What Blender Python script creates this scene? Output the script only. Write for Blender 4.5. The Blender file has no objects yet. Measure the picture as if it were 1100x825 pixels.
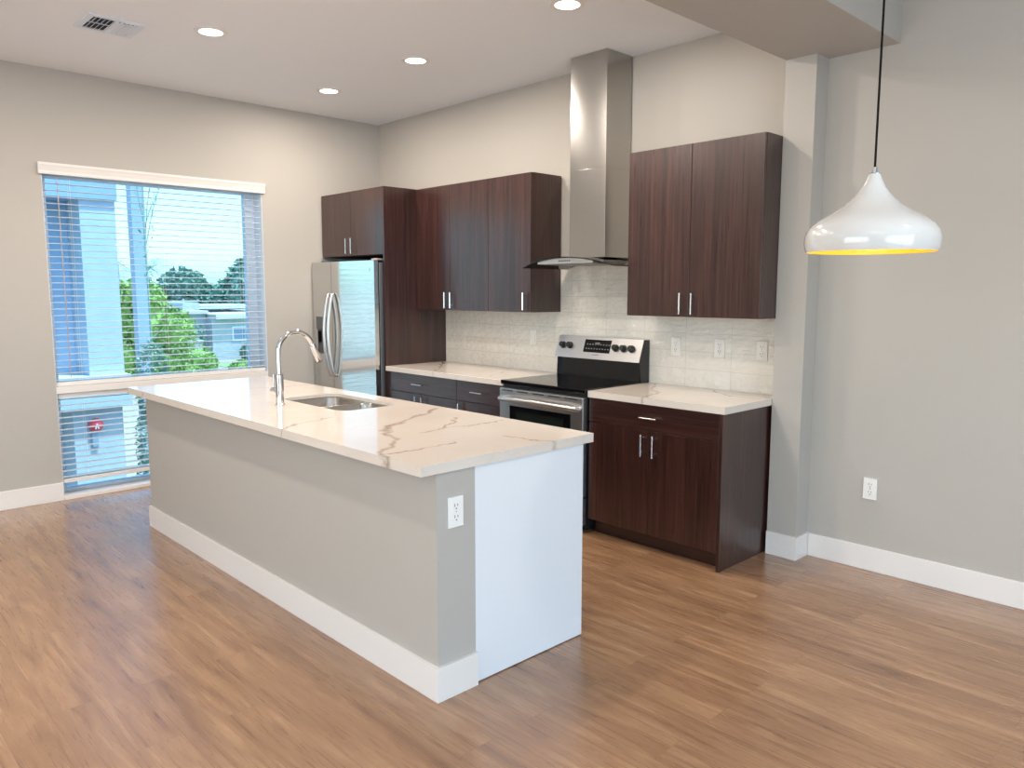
import bpy, bmesh, math, random
from mathutils import Vector, Matrix
random.seed(7)
C = bpy.context.scene.collection
SC = bpy.context.scene

# ------------------------------------------------------------------ camera
cam_d = bpy.data.cameras.new('camera'); cam = bpy.data.objects.new('camera', cam_d); C.objects.link(cam)
SC.camera = cam
cam_d.sensor_fit = 'HORIZONTAL'; cam_d.sensor_width = 36.0
cam_d.lens = 36.0 * 829.26 / 1100.0
cam_d.clip_start = .05; cam_d.clip_end = 3000
yaw, pit = 0.808, -0.121
fw = Vector((-math.sin(yaw)*math.cos(pit), math.cos(yaw)*math.cos(pit), math.sin(pit)))
rt = Vector((math.cos(yaw), math.sin(yaw), 0)); up = rt.cross(fw)
m = Matrix((rt, up, -fw)).transposed().to_4x4(); m.translation = Vector((6.272, -4.257, 1.532))
cam.matrix_world = m

# ------------------------------------------------------------------ colour management
vs = SC.view_settings
vs.view_transform = 'Standard'; vs.look = 'None'; vs.gamma = 1; vs.use_curve_mapping = False
vs.exposure = 0.26

# ------------------------------------------------------------------ sky and sun
w = bpy.data.worlds.new('World'); SC.world = w; w.use_nodes = True
nt = w.node_tree; nt.nodes.clear()
sky = nt.nodes.new('ShaderNodeTexSky'); sky.sky_type = 'NISHITA'; sky.sun_disc = False
sky.sun_elevation = math.radians(66); sky.sun_rotation = math.radians(60); sky.air_density = 1.0; sky.dust_density = 1.5
bg = nt.nodes.new('ShaderNodeBackground'); bg.inputs['Strength'].default_value = 0.43
wo = nt.nodes.new('ShaderNodeOutputWorld')
nt.links.new(sky.outputs[0], bg.inputs['Color']); nt.links.new(bg.outputs[0], wo.inputs['Surface'])

def lamp(name, kind, loc, direction, energy, color, **k):
    l = bpy.data.lights.new(name, kind); o = bpy.data.objects.new(name, l); C.objects.link(o)
    o.location = loc; o.rotation_euler = Vector(direction).to_track_quat('-Z', 'Y').to_euler()
    l.energy = energy; l.color = color
    for a, v in k.items(): setattr(l, a, v)
    return o
lamp('sun', 'SUN', (0, 0, 12), (-.30, -.22, -1.0), 7.0, (1, .97, .92), angle=.009)
# unseen living-side light: daylight of the east window, added fill from the south
lamp('daylight_east', 'AREA', (9.4, -3.6, 1.35), (-1, 0, .26), 116, (.70, .84, 1.0), shape='RECTANGLE', size=4.2, size_y=2.3)
lamp('fill_south', 'AREA', (5.0, -7.9, 1.4), (0, 1, .26), 122, (1.0, .96, .92), shape='RECTANGLE', size=4.4, size_y=2.3)

# ------------------------------------------------------------------ material helpers
MATS = {}
def mat(name, col, rough=.5, metal=0.0, spec=.5, coat=0.0, emis=None, es=0):
    if name in MATS: return MATS[name]
    M = bpy.data.materials.new(name); M.use_nodes = True
    b = M.node_tree.nodes['Principled BSDF']
    b.inputs['Base Color'].default_value = (*col, 1); b.inputs['Roughness'].default_value = rough
    b.inputs['Metallic'].default_value = metal; b.inputs['Specular IOR Level'].default_value = spec
    b.inputs['Coat Weight'].default_value = coat
    if emis: b.inputs['Emission Color'].default_value = (*emis, 1); b.inputs['Emission Strength'].default_value = es
    MATS[name] = M; return M
class NB:
    """small node-building helper"""
    def __init__(s, M): s.M = M; s.t = M.node_tree; s.b = s.t.nodes['Principled BSDF']
    def n(s, k, **a):
        x = s.t.nodes.new(k)
        for q, v in a.items(): setattr(x, q, v)
        return x
    def l(s, a, b): s.t.links.new(a, b)
    def setv(s, x, d):
        for k, v in d.items():
            if hasattr(v, 'links'): s.l(v, x.inputs[k])
            else: x.inputs[k].default_value = v
        return x
    def coord(s): return s.n('ShaderNodeTexCoord').outputs['Object']
    def mapping(s, v, scale=(1, 1, 1), loc=(0, 0, 0), rot=(0, 0, 0)):
        x = s.n('ShaderNodeMapping'); s.l(v, x.inputs['Vector'])
        x.inputs['Scale'].default_value = scale; x.inputs['Location'].default_value = loc; x.inputs['Rotation'].default_value = rot
        return x.outputs[0]
    def noise(s, v, scale=1, detail=4, rough=.55, dist=0, out='Fac'):
        x = s.n('ShaderNodeTexNoise'); s.l(v, x.inputs['Vector'])
        s.setv(x, {'Scale': scale, 'Detail': detail, 'Roughness': rough, 'Distortion': dist}); return x.outputs[out]
    def ramp(s, f, stops):
        x = s.n('ShaderNodeValToRGB'); s.l(f, x.inputs[0]); e = x.color_ramp.elements
        while len(e) < len(stops): e.new(.5)
        for i, (p, c) in enumerate(stops):
            e[i].position = p; e[i].color = (*c, 1) if len(c) == 3 else c
        return x.outputs[0]
    def mix(s, f, a, b, mode='MIX'):
        x = s.n('ShaderNodeMix', data_type='RGBA', blend_type=mode)
        for i, v in ((0, f), (6, a), (7, b)):
            if hasattr(v, 'links'): s.l(v, x.inputs[i])
            else: x.inputs[i].default_value = v if i == 0 else (*v, 1)
        return x.outputs[2]
    def math(s, op, a, b=None, c=None, clamp=False):
        x = s.n('ShaderNodeMath', operation=op, use_clamp=clamp)
        for i, v in enumerate((a, b, c)):
            if v is None: continue
            if hasattr(v, 'links'): s.l(v, x.inputs[i])
            else: x.inputs[i].default_value = v
        return x.outputs[0]
    def vmath(s, op, a, b=None):
        x = s.n('ShaderNodeVectorMath', operation=op)
        for i, v in enumerate((a, b)):
            if v is None: continue
            if hasattr(v, 'links'): s.l(v, x.inputs[i])
            else: x.inputs[i].default_value = v
        return x
    def bump(s, h, strength=.2, dist=.01):
        x = s.n('ShaderNodeBump'); s.l(h, x.inputs['Height']); x.inputs['Strength'].default_value = strength
        x.inputs['Distance'].default_value = dist; s.l(x.outputs[0], s.b.inputs['Normal'])

def paint(name, col, rough=.6):
    M = mat(name, col, rough, spec=.35); N = NB(M); h = N.noise(N.coord(), 260, 3)
    N.bump(h, .06, .002); return M
wall_paint = paint('greige_wall_paint', (.465, .432, .390))
ceil_paint = paint('ceiling_paint', (.84, .86, .88), .75)
trim_paint = paint('white_trim_paint', (.80, .755, .71), .38)
white_plastic = mat('white_plastic', (.86, .84, .80), .3)
slot_dark = mat('slot_dark', (.03, .03, .03), .5)
tile_outlet = mat('outlet_ivory_plastic', (.80, .76, .70), .3)
panel_white = mat('white_gloss_panel', (.78, .80, .83), .28)
blind_white = mat('blind_white', (.58, .66, .74), .45)
rail_white = mat('blind_rail_white', (.78, .74, .70), .45)
frame_white = mat('window_frame_white', (.72, .78, .86), .4)
chrome = mat('chrome', (.72, .72, .73), .09, 1)
nickel = mat('brushed_nickel', (.66, .65, .64), .24, 1)
black_gloss = mat('black_glass', (.004, .004, .005), .05, spec=.45)
black_satin = mat('black_satin', (.012, .012, .013), .3)
fridge_grey = mat('fridge_side_grey', (.16, .17, .18), .4, .3)

def steel(name, col, rough, axis):
    M = mat(name, col, rough, 1); N = NB(M)
    sc = [3, 3, 3]; 
    for i in range(3):
        if i != axis: sc[i] = 500
    f = N.noise(N.mapping(N.coord(), tuple(sc)), 1, 2)
    N.l(N.ramp(f, [(0, tuple([max(0, rough-.05)]*3)), (1, tuple([rough+.05]*3))]), N.b.inputs['Roughness'])
    return M
steel_v = steel('stainless_steel_vertical_grain', (.60, .585, .565), .22, 2)
steel_c = steel('stainless_chimney', (.47, .455, .43), .20, 2)
Nc = NB(steel_c); tg = Nc.n('ShaderNodeTangent', direction_type='RADIAL', axis='Z'); Nc.l(tg.outputs[0], Nc.b.inputs['Tangent']); Nc.b.inputs['Anisotropic'].default_value = .75; Nc.b.inputs['Anisotropic Rotation'].default_value = .25
steel_f = steel('stainless_refrigerator_door', (.66, .66, .65), .10, 2)
steel_h = steel('stainless_steel_horizontal_grain', (.66, .645, .625), .33, 0)
steel_sink = steel('sink_steel', (.50, .45, .40), .22, 0)

def laminate(name, axis):
    M = mat(name, (.1, .04, .03), .30, spec=.5, coat=.60); N = NB(M); co = N.coord()
    s1 = [55, 55, 55]; s1[axis] = 1.4; s2 = [190, 190, 190]; s2[axis] = 3; s3 = [9, 9, 9]; s3[axis] = .5
    a = N.noise(N.mapping(co, tuple(s1)), 1, 5, .6, .4); b = N.noise(N.mapping(co, tuple(s2)), 1, 3, .6)
    c = N.noise(N.mapping(co, tuple(s3)), 1, 3, .5, .6)
    f = N.math('ADD', N.math('MULTIPLY', a, .5), N.math('ADD', N.math('MULTIPLY', b, .22), N.math('MULTIPLY', c, .28)))
    N.l(N.ramp(f, [(.34, (.013, .0040, .0034)), (.47, (.030, .0088, .0066)), (.56, (.048, .0160, .0115)), (.68, (.080, .031, .023))]), N.b.inputs['Base Color'])
    N.l(N.ramp(b, [(.3, (.27,)*3), (.7, (.40,)*3)]), N.b.inputs['Roughness'])
    N.b.inputs['Coat Roughness'].default_value = .22
    N.bump(b, .08, .001); return M
wood_v = laminate('espresso_woodgrain_vertical', 2)
wood_h = laminate('espresso_woodgrain_horizontal', 0)
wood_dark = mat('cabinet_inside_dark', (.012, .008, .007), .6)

def floor_material():
    M = mat('oak_plank_floor', (.4, .2, .1), .36, spec=.5, coat=.7); N = NB(M); co = N.coord()
    br = N.n('ShaderNodeTexBrick'); N.l(co, br.inputs['Vector']); br.offset = .37; br.offset_frequency = 2
    N.setv(br, {'Scale': 1.0, 'Mortar Size': .0010, 'Mortar Smooth': .2, 'Bias': 0, 'Brick Width': 1.22, 'Row Height': .152,
                'Color1': (0, 0, 0, 1), 'Color2': (1, 1, 1, 1), 'Mortar': (.5, .5, .5, 1)})
    tone = br.outputs['Color']
    off = N.vmath('MULTIPLY', tone, (7.3, 3.1, 0)).outputs[0]
    v = N.vmath('ADD', co, off).outputs[0]
    g1 = N.noise(N.mapping(v, (1.6, 16, 1)), 1, 6, .62, .9)
    g2 = N.noise(N.mapping(v, (4, 75, 1)), 1, 4, .6, .3)
    g3 = N.noise(N.mapping(v, (.9, 2.2, 1)), 1, 3, .5, .4)
    f = N.math('ADD', N.math('MULTIPLY', g1, .66), N.math('ADD', N.math('MULTIPLY', g2, .09), N.math('MULTIPLY', g3, .25)))
    col = N.ramp(f, [(.32, (.15, .074, .038)), (.43, (.275, .142, .072)), (.55, (.365, .203, .106)), (.68, (.50, .300, .168))])
    col = N.mix(N.math('MULTIPLY', tone, .22), col, N.mix(1, col, (.78, .70, .64), 'MULTIPLY'))
    # small dark knots
    vo = N.n('ShaderNodeTexVoronoi'); N.l(N.mapping(v, (1.3, 5.5, 1)), vo.inputs['Vector']); vo.inputs['Scale'].default_value = 1.0
    k = N.ramp(vo.outputs['Distance'], [(.02, (1, 1, 1)), (.13, (0, 0, 0))])
    col = N.mix(N.math('MULTIPLY', k, .45), col, (.12, .05, .028))
    col = N.mix(N.math('MULTIPLY', br.outputs['Fac'], .55), col, (.16, .07, .04))
    N.l(col, N.b.inputs['Base Color'])
    N.l(N.ramp(g2, [(.25, (.24,)*3), (.75, (.34,)*3)]), N.b.inputs['Roughness'])
    N.b.inputs['Coat Roughness'].default_value = .24
    N.bump(N.math('SUBTRACT', N.math('MULTIPLY', g2, .12), br.outputs['Fac']), .08, .001)
    return M
oak = floor_material()

def tile_material():
    M = mat('glossy_handmade_tile', (.76, .70, .62), .06, spec=.3, coat=1.0); N = NB(M); co = N.coord()
    sx = N.n('ShaderNodeSeparateXYZ'); N.l(co, sx.inputs[0]); cb = N.n('ShaderNodeCombineXYZ')
    N.l(N.math('ADD', sx.outputs[0], -2.13 + .33*40), cb.inputs[0]); N.l(N.math('ADD', sx.outputs[2], -.914 + .1145*20), cb.inputs[1])
    br = N.n('ShaderNodeTexBrick'); N.l(cb.outputs[0], br.inputs['Vector']); br.offset = 0
    N.setv(br, {'Scale': 1.0, 'Mortar Size': .0016, 'Mortar Smooth': .4, 'Brick Width': .33, 'Row Height': .1145, 'Bias': 0,
                'Color1': (.78, .725, .645, 1), 'Color2': (.74, .685, .605, 1), 'Mortar': (.60, .54, .47, 1)})
    N.l(br.outputs['Color'], N.b.inputs['Base Color'])
    N.l(N.ramp(br.outputs['Fac'], [(0, (.07,)*3), (1, (.6,)*3)]), N.b.inputs['Roughness'])
    h = N.math('ADD', N.noise(N.mapping(co, (16, 16, 38)), 1, 2, .5, .5), N.math('MULTIPLY', N.noise(co, 6, 2), .8))
    h = N.math('SUBTRACT', h, N.math('MULTIPLY', br.outputs['Fac'], .35))
    N.bump(h, 1.0, .042); bp_ = N.b.inputs['Normal'].links[0].from_node; N.l(bp_.outputs[0], N.b.inputs['Coat Normal']); N.t.links.remove(N.b.inputs['Normal'].links[0])
    N.b.inputs['Coat Roughness'].default_value = .04; N.b.inputs['Coat IOR'].default_value = 1.9; N.b.inputs['Roughness'].links and N.t.links.remove(N.b.inputs['Roughness'].links[0]); N.b.inputs['Roughness'].default_value = .5; return M
tile = tile_material()

def quartz_material(name, segs):
    M = mat(name, (.8, .77, .72), .09, spec=.38); N = NB(M); co = N.coord()
    nz = N.noise(co, 9, 5, .6, 0, 'Color'); d = N.vmath('SUBTRACT', nz, (.5, .5, .5)).outputs[0]
    d = N.vmath('MULTIPLY', d, (.13, .13, 0)).outputs[0]; p = N.vmath('ADD', co, d).outputs[0]
    p = N.vmath('MULTIPLY', p, (1, 1, 0)).outputs[0]
    best = None
    for (a, b, wd) in segs:
        a = Vector((*a, 0)); b = Vector((*b, 0)); ab = b - a
        pa = N.vmath('SUBTRACT', p, tuple(a)).outputs[0]
        h = N.math('DIVIDE', N.vmath('DOT_PRODUCT', pa, tuple(ab)).outputs['Value'], ab.dot(ab), clamp=True)
        sc = N.vmath('SCALE', tuple(ab)); N.l(h, sc.inputs['Scale'])
        ds = N.math('DIVIDE', N.vmath('DISTANCE', pa, sc.outputs[0]).outputs['Value'], wd)
        best = ds if best is None else N.math('MINIMUM', best, ds)
    base = N.ramp(N.noise(co, 2.2, 4), [(.35, (.69, .61, .53)), (.65, (.73, .655, .58))])
    fine = N.math('ABSOLUTE', N.math('SUBTRACT', N.noise(N.mapping(co, (1, 1.6, 1), rot=(0, 0, .6)), 1.3, 4, .5, 1.6), .5))
    fm = N.math('MULTIPLY', N.ramp(fine, [(0, (1, 1, 1)), (.010, (0, 0, 0))]), .12)
    col = N.mix(fm, base, (.50, .41, .33))
    if best is not None:
        var = N.ramp(N.noise(co, 7, 3), [(.3, (.5,)*3), (.6, (1,)*3)])
        vm = N.math('MULTIPLY', N.ramp(best, [(0, (1, 1, 1)), (1.0, (0, 0, 0))]), var)
        col = N.mix(N.math('MULTIPLY', vm, .95), col, (.36, .26, .19))
    N.l(col, N.b.inputs['Base Color']); return M
def poly(pts, wd): return [(pts[i], pts[i+1], wd) for i in range(len(pts)-1)]
isegs = (poly([(3.09, -1.755), (3.248, -2.037), (3.347, -2.24), (3.49, -2.366), (3.655, -2.403), (3.804, -2.581), (3.93, -2.66)], .019)
         + poly([(3.869, -2.614), (3.873, -2.474), (3.86, -2.27)], .010) + poly([(3.395, -1.886), (3.57, -2.105), (3.597, -2.239)], .010)
         + poly([(3.57, -2.105), (3.608, -1.971), (3.594, -1.766)], .008) + poly([(3.896, -2.033), (4.073, -1.996), (4.14, -1.93)], .010)
         + poly([(3.09, -2.66), (3.0, -2.5), (2.95, -2.3)], .008) + poly([(1.25, -2.66), (1.6, -2.3), (1.7, -1.7)], .008))
quartz_i = quartz_material('veined_quartz_island', isegs)
quartz_w = quartz_material('veined_quartz_wall', poly([(1.0, -.05), (1.35, -.35), (1.62, -.64)], .012) + poly([(1.9, -.1), (2.2, -.62)], .006)
                           + poly([(3.25, -.05), (3.4, -.32), (3.52, -.38), (3.6, -.64)], .012) + poly([(3.6, -.03), (3.85, -.2), (4.1, -.22)], .008))

def glass_material(name, tint, gl):
    M = bpy.data.materials.new(name); M.use_nodes = True; t = M.node_tree; t.nodes.clear()
    o = t.nodes.new('ShaderNodeOutputMaterial'); mx = t.nodes.new('ShaderNodeMixShader')
    a = t.nodes.new('ShaderNodeBsdfTransparent'); a.inputs[0].default_value = (*tint, 1)
    g = t.nodes.new('ShaderNodeBsdfGlossy'); g.inputs['Roughness'].default_value = .02
    f = t.nodes.new('ShaderNodeFresnel'); f.inputs[0].default_value = gl
    t.links.new(f.outputs[0], mx.inputs[0]); t.links.new(a.outputs[0], mx.inputs[1]); t.links.new(g.outputs[0], mx.inputs[2])
    t.links.new(mx.outputs[0], o.inputs[0]); return M
pane_glass = glass_material('tinted_window_glass', (.70, .92, 1.0), 1.35)
hood_glass = glass_material('smoked_hood_glass', (.72, .75, .75), 1.45)

# ------------------------------------------------------------------ mesh helpers
def new(name, bm, m, parent=None, smooth=False, bevel=0):
    """link a bmesh given in room coordinates; a child of an Empty is stored relative to it"""
    if bevel:
        bmesh.ops.bevel(bm, geom=[e for e in bm.edges if e.is_manifold and e.calc_face_angle(0) > .6], offset=bevel, segments=2, affect='EDGES', profile=.5)
    bmesh.ops.recalc_face_normals(bm, faces=bm.faces)
    me = bpy.data.meshes.new(name); bm.to_mesh(me); bm.free()
    for x in (m if isinstance(m, (list, tuple)) else [m]): me.materials.append(x)
    if smooth:
        for p in me.polygons: p.use_smooth = True
        me.set_sharp_from_angle(angle=math.radians(38))
    o = bpy.data.objects.new(name, me); C.objects.link(o)
    if parent:
        o.parent = parent
        if parent.type == 'EMPTY': o.location = -parent.location
    return o
def box(bm, x0, x1, y0, y1, z0, z1, mi=0):
    r = bmesh.ops.create_cube(bm, size=1)
    for v in r['verts']:
        v.co = Vector(((x0+x1)/2 + v.co.x*(x1-x0), (y0+y1)/2 + v.co.y*(y1-y0), (z0+z1)/2 + v.co.z*(z1-z0)))
    for f in {f for v in r['verts'] for f in v.link_faces}: f.material_index = mi
    return r['verts']
def B(*boxes):
    bm = bmesh.new()
    for b in boxes: box(bm, *b)
    return bm
def tube(bm, pts, r, n=12, cap=True):
    pts = [Vector(p) for p in pts]; rs = r if isinstance(r, (list, tuple)) else [r]*len(pts)
    rings = []; nrm = None
    for i, p in enumerate(pts):
        t = (pts[min(i+1, len(pts)-1)] - pts[max(i-1, 0)]).normalized()
        if nrm is None: nrm = t.orthogonal().normalized()
        nrm = (nrm - t*nrm.dot(t)).normalized(); bn = t.cross(nrm)
        rings.append([bm.verts.new(p + (nrm*math.cos(2*math.pi*k/n) + bn*math.sin(2*math.pi*k/n))*rs[i]) for k in range(n)])
    for a, b in zip(rings, rings[1:]):
        for k in range(n): bm.faces.new((a[k], a[(k+1) % n], b[(k+1) % n], b[k]))
    if cap: bm.faces.new(rings[0][::-1]); bm.faces.new(rings[-1])
def lathe(bm, prof, c, n=48, axis='z', close=False):
    c = Vector(c); rings = []
    for r, h in prof:
        ring = []
        for k in range(n):
            a = 2*math.pi*k/n; u, v = r*math.cos(a), r*math.sin(a)
            q = {'z': Vector((u, v, h)), 'y': Vector((u, h, v)), 'x': Vector((h, u, v))}[axis]
            ring.append(bm.verts.new(c + q))
        rings.append(ring)
    for a, b in zip(rings, rings[1:]):
        for k in range(n): bm.faces.new((a[k], a[(k+1) % n], b[(k+1) % n], b[k]))
    if prof[0][0] > 0: bm.faces.new(rings[0][::-1])
    if close or prof[-1][0] > 0: bm.faces.new(rings[-1])
def prism(bm, pts2, axis, a, b):
    """extrude a closed outline; axis 'x': pts are (y,z); 'y': (x,z); 'z': (x,y)"""
    def P(p, t): return {'x': (t, p[0], p[1]), 'y': (p[0], t, p[1]), 'z': (p[0], p[1], t)}[axis]
    A = [bm.verts.new(P(p, a)) for p in pts2]; D = [bm.verts.new(P(p, b)) for p in pts2]
    bm.faces.new(A[::-1]); bm.faces.new(D)
    for i in range(len(pts2)):
        j = (i+1) % len(pts2); bm.faces.new((A[i], A[j], D[j], D[i]))
def struct(name, bm, m, bevel=0, smooth=False):
    o = new(name, bm, m, None, smooth, bevel); o['kind'] = 'structure'; return o
def tag(o, label, cat, group=None):
    o['label'] = label; o['category'] = cat
    if group: o['group'] = group
    return o
def thing(name, loc, label, cat, group=None):
    o = bpy.data.objects.new(name, None); C.objects.link(o); o.location = loc; o.empty_display_size = .1
    return tag(o, label, cat, group)
def holed_wall_x(bm, x0, x1, ya, yb, za, zb, holes):
    """slab in a plane of constant x with rectangular holes (y0,y1,z0,z1), built as strips"""
    ys = sorted({ya, yb, *[h[0] for h in holes], *[h[1] for h in holes]})
    for a, b in zip(ys, ys[1:]):
        hs = sorted([h for h in holes if h[0] < (a+b)/2 < h[1]], key=lambda h: h[2]); z = za
        for h in hs:
            if h[2] > z: box(bm, x0, x1, a, b, z, h[2])
            z = h[3]
        if z < zb: box(bm, x0, x1, a, b, z, zb)

H = 3.064
WY0, WY1, WZ0, WZ1 = -2.815, -1.185, .02, 2.385      # kitchen window opening
# ------------------------------------------------------------------ room shell
struct('floor', B((-.22, 9.7, -8.2, .2, -.12, 0)), oak)
struct('ceiling', B((-.22, 9.7, -8.2, .2, H, H+.12)), ceil_paint)
bm = bmesh.new(); holed_wall_x(bm, -.22, 0, -8.2, .2, 0, H, [(WY0, WY1, WZ0, WZ1)]); struct('wall_left', bm, wall_paint)
struct('wall_back', B((0, 9.5, 0, .2, 0, H)), wall_paint)
bm = bmesh.new(); holed_wall_x(bm, 9.5, 9.7, -8.2, .2, 0, H, [(-5.8, -1.4, .1, 2.6)]); struct('wall_right', bm, wall_paint)
struct('wall_front', B((0, 2.7, -8.2, -8, 0, H), (7.3, 9.5, -8.2, -8, 0, H), (2.7, 7.3, -8.2, -8, 2.6, H), (2.7, 7.3, -8.2, -8, 0, .1)), wall_paint)
struct('wall_pier', B((4.130, 4.305, -.142, 0, 0, 2.776)), wall_paint)
struct('ceiling_beam', B((4.130, 4.672, -8, 0, 2.776, H)), wall_paint)
def baseboard(name, *segs): struct(name, B(*segs), trim_paint, .003)
baseboard('baseboard_left', (0, .013, -8, WY0, 0, .134))
baseboard('baseboard_back', (4.319, 9.5, -.013, 0, 0, .134))
bm = bmesh.new(); prism(bm, [(4.132, -.142), (4.132, -.155), (4.318, -.155), (4.318, -.0), (4.305, -.0), (4.305, -.142)], 'z', 0, .134)
struct('baseboard_pier', bm, trim_paint, .002)
# windows on the living side (behind the camera), the south one added for the fill
def plain_window(name, boxes, pane):
    o = struct(name, B(*boxes), frame_white); new('pane', B(pane), pane_glass, o); return o
plain_window('window_2', [(9.52, 9.60, -5.8, -5.74, .1, 2.6), (9.52, 9.60, -1.46, -1.4, .1, 2.6), (9.52, 9.60, -3.63, -3.57, .1, 2.6), (9.52, 9.60, -5.74, -1.46, .1, .16), (9.52, 9.60, -5.74, -1.46, 2.54, 2.6)], (9.555, 9.565, -5.74, -1.46, .16, 2.54))
plain_window('window_3', [(2.7, 2.76, -8.12, -8.05, .1, 2.6), (7.24, 7.3, -8.12, -8.05, .1, 2.6), (4.97, 5.03, -8.12, -8.05, .1, 2.6), (2.76, 7.24, -8.12, -8.05, .1, .16), (2.76, 7.24, -8.12, -8.05, 2.54, 2.6)], (2.76, 7.24, -8.09, -8.08, .16, 2.54))

# kitchen window: frame with a transom, panes, sill
fx0, fx1 = -.215, -.150
wf = struct('window_1', B((fx0, fx1, WY0, WY0+.055, WZ0, WZ1), (fx0, fx1, WY1-.085, WY1, WZ0, WZ1),
    (fx0, fx1, WY0+.055, WY1-.085, WZ0, .050), (fx0, fx1, WY0+.055, WY1-.085, WZ1-.05, WZ1), (fx0, fx1, WY0+.055, WY1-.085, .775, .855)), frame_white, .003)
new('pane', B((-.186, -.180, WY0+.055, WY1-.085, .855, WZ1-.05)), pane_glass, wf)
new('pane', B((-.186, -.180, WY0+.055, WY1-.085, .050, .775)), pane_glass, wf)
struct('trim_1', B((-.15, .012, WY0+.001, WY1-.001, .0005, .026)), trim_paint, .002)
struct('trim_3', B((-.15, -.001, WY1-.004, WY1-.0005, .02, WZ1), (-.15, -.001, WY0+.0005, WY0+.004, .02, WZ1)), frame_white)
struct('trim_2', B((-.15, -.004, WY0, WY1, .785, .835)), trim_paint, .002)

# blinds
def blind(z0, z1, n, label, valance):
    t = thing('window_blind', (-.05, (WY0+WY1)/2, z0), label, 'window blind', 'horizontal blinds of the kitchen window')
    ya, yb = WY0+.012, WY1-.012
    bm = bmesh.new(); p = (z1 - z0 - .05)/n
    for i in range(n):
        z = z0 + .045 + p*i
        # slightly crowned slat, profile in x-z
        prof = [(-.078, z), (-.053, z+.0035), (-.028, z), (-.028, z-.0026), (-.053, z+.0009), (-.078, z-.0026)]
        A = [bm.verts.new((q[0], ya, q[1])) for q in prof]; D = [bm.verts.new((q[0], yb, q[1])) for q in prof]
        bm.faces.new(A[::-1]); bm.faces.new(D)
        for k in range(6): bm.faces.new((A[k], A[(k+1) % 6], D[(k+1) % 6], D[k]))
    new('slats', bm, blind_white, t)
    new('bottom_rail', B((-.080, -.026, ya, yb, z0, z0+.030)), rail_white, t, bevel=.003)
    new('head_rail', B((-.080, -.022, ya, yb, z1-.035, z1)), rail_white, t, bevel=.002)
    for y in (ya+.17, (ya+yb)/2, yb-.17):
        bm = bmesh.new()
        for x in (-.0795, -.0262): tube(bm, [(x, y, z0+.02), (x, y, z1-.03)], .0009, 6)
        new('ladder_cord', bm, rail_white, t)
    if valance:
        bm = bmesh.new()
        prism(bm, [(.004, 2.340), (.022, 2.340), (.024, 2.352), (.022, 2.362), (.030, 2.392), (.034, 2.402), (.034, 2.418), (.004, 2.418)], 'y', WY0-.022, WY1+.022)
        new('valance', bm, rail_white, t)
        bm = bmesh.new(); y = ya+.085
        tube(bm, [(-.012, y, 2.36), (-.010, y+.002, 2.30), (-.008, y+.004, 1.6), (-.008, y+.006, .90)], .0032, 8); 
        new('tilt_wand', bm, mat('wand_beige', (.50, .40, .34), .4), t)
    return t
blind(.835+.002, 2.384, 32, 'large white slatted blind over the tall upper pane of the kitchen window', True)
blind(.118, .784, 14, 'short white slatted blind over the low pane beneath the window transom', False)

# ------------------------------------------------------------------ handles and cabinets
def bar_handle(parent, x, y, z, length, vertical, out=-1, name='handle'):
    """bar pull standing off a front whose face lies at y"""
    bm = bmesh.new(); yy = y + out*.030; h = length/2; q = h*.68
    d = Vector((0, 0, 1)) if vertical else Vector((1, 0, 0)); c = Vector((x, yy, z))
    tube(bm, [c-d*h, c+d*h], .0058, 12)
    for s in (-q, q):
        p = c + d*s; tube(bm, [p, (p.x, y - out*.0005, p.z)], .0042, 8)
    o = new(name, bm, nickel, parent, smooth=False); return o
def front(name, root, x0, x1, y, z0, z1, m, handle=None, thick=.019, out=-1):
    g = .0016
    ya, yb = (y, y+thick) if out < 0 else (y-thick, y)
    o = new(name, B((x0+g, x1-g, ya, yb, z0+g, z1-g)), m, root, bevel=.0012)
    if handle:
        hx, hz, ln, vert = handle; h = bar_handle(None, hx, y, hz, ln, vert, out)
        h.parent = o
    return o
Y_UP, Y_B = -.323, -.636
# tall side panel beside fridge + cabinet above fridge = one cabinet unit
t = thing('refrigerator_surround', (.5, -.3, 0), 'dark woodgrain cabinet over the refrigerator with its full-height side panel', 'cabinet')
new('side_panel', B((.970, .989, -.636, -.002, 0, 2.361)), wood_v, t, bevel=.001)
new('body', B((.010, .970, -.614, -.002, 1.822, 2.361)), wood_v, t, bevel=.001)
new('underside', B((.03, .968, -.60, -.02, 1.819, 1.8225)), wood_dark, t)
front('door', t, .026, .498, -.636, 1.822, 2.361, wood_v, (.453, 1.905, .13, True))
front('door', t, .498, .969, -.636, 1.822, 2.361, wood_v, (.533, 1.905, .13, True))

def upper(name_loc, x0, x1, z1, doors, label):
    t = thing('wall_cabinet', name_loc, label, 'cabinet', 'upper kitchen cabinets')
    new('body', B((x0, x1, -.303, -.010, 1.372, z1)), wood_v, t, bevel=.001)
    for a, b, hx in doors: front('door', t, a, b, Y_UP, 1.372, z1, wood_v, (hx, 1.452, .125, True), thick=.0195)
    return t
upper((1.44, 0, 1.372), .9895, 1.894, 2.357, [(.9895, 1.440, 1.398), (1.440, 1.894, 1.470)], 'dark woodgrain upper cabinet with two doors next to the tall refrigerator panel')
upper((2.12, 0, 1.372), 1.8945, 2.350, 2.357, [(1.8945, 2.350, 2.295)], 'single-door dark upper cabinet directly left of the range hood')
upper((3.66, 0, 1.372), 3.213, 4.128, 2.377, [(3.213, 3.668, 3.622), (3.668, 4.128, 3.703)], 'dark woodgrain two-door upper cabinet right of the range hood, by the pier')

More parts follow.
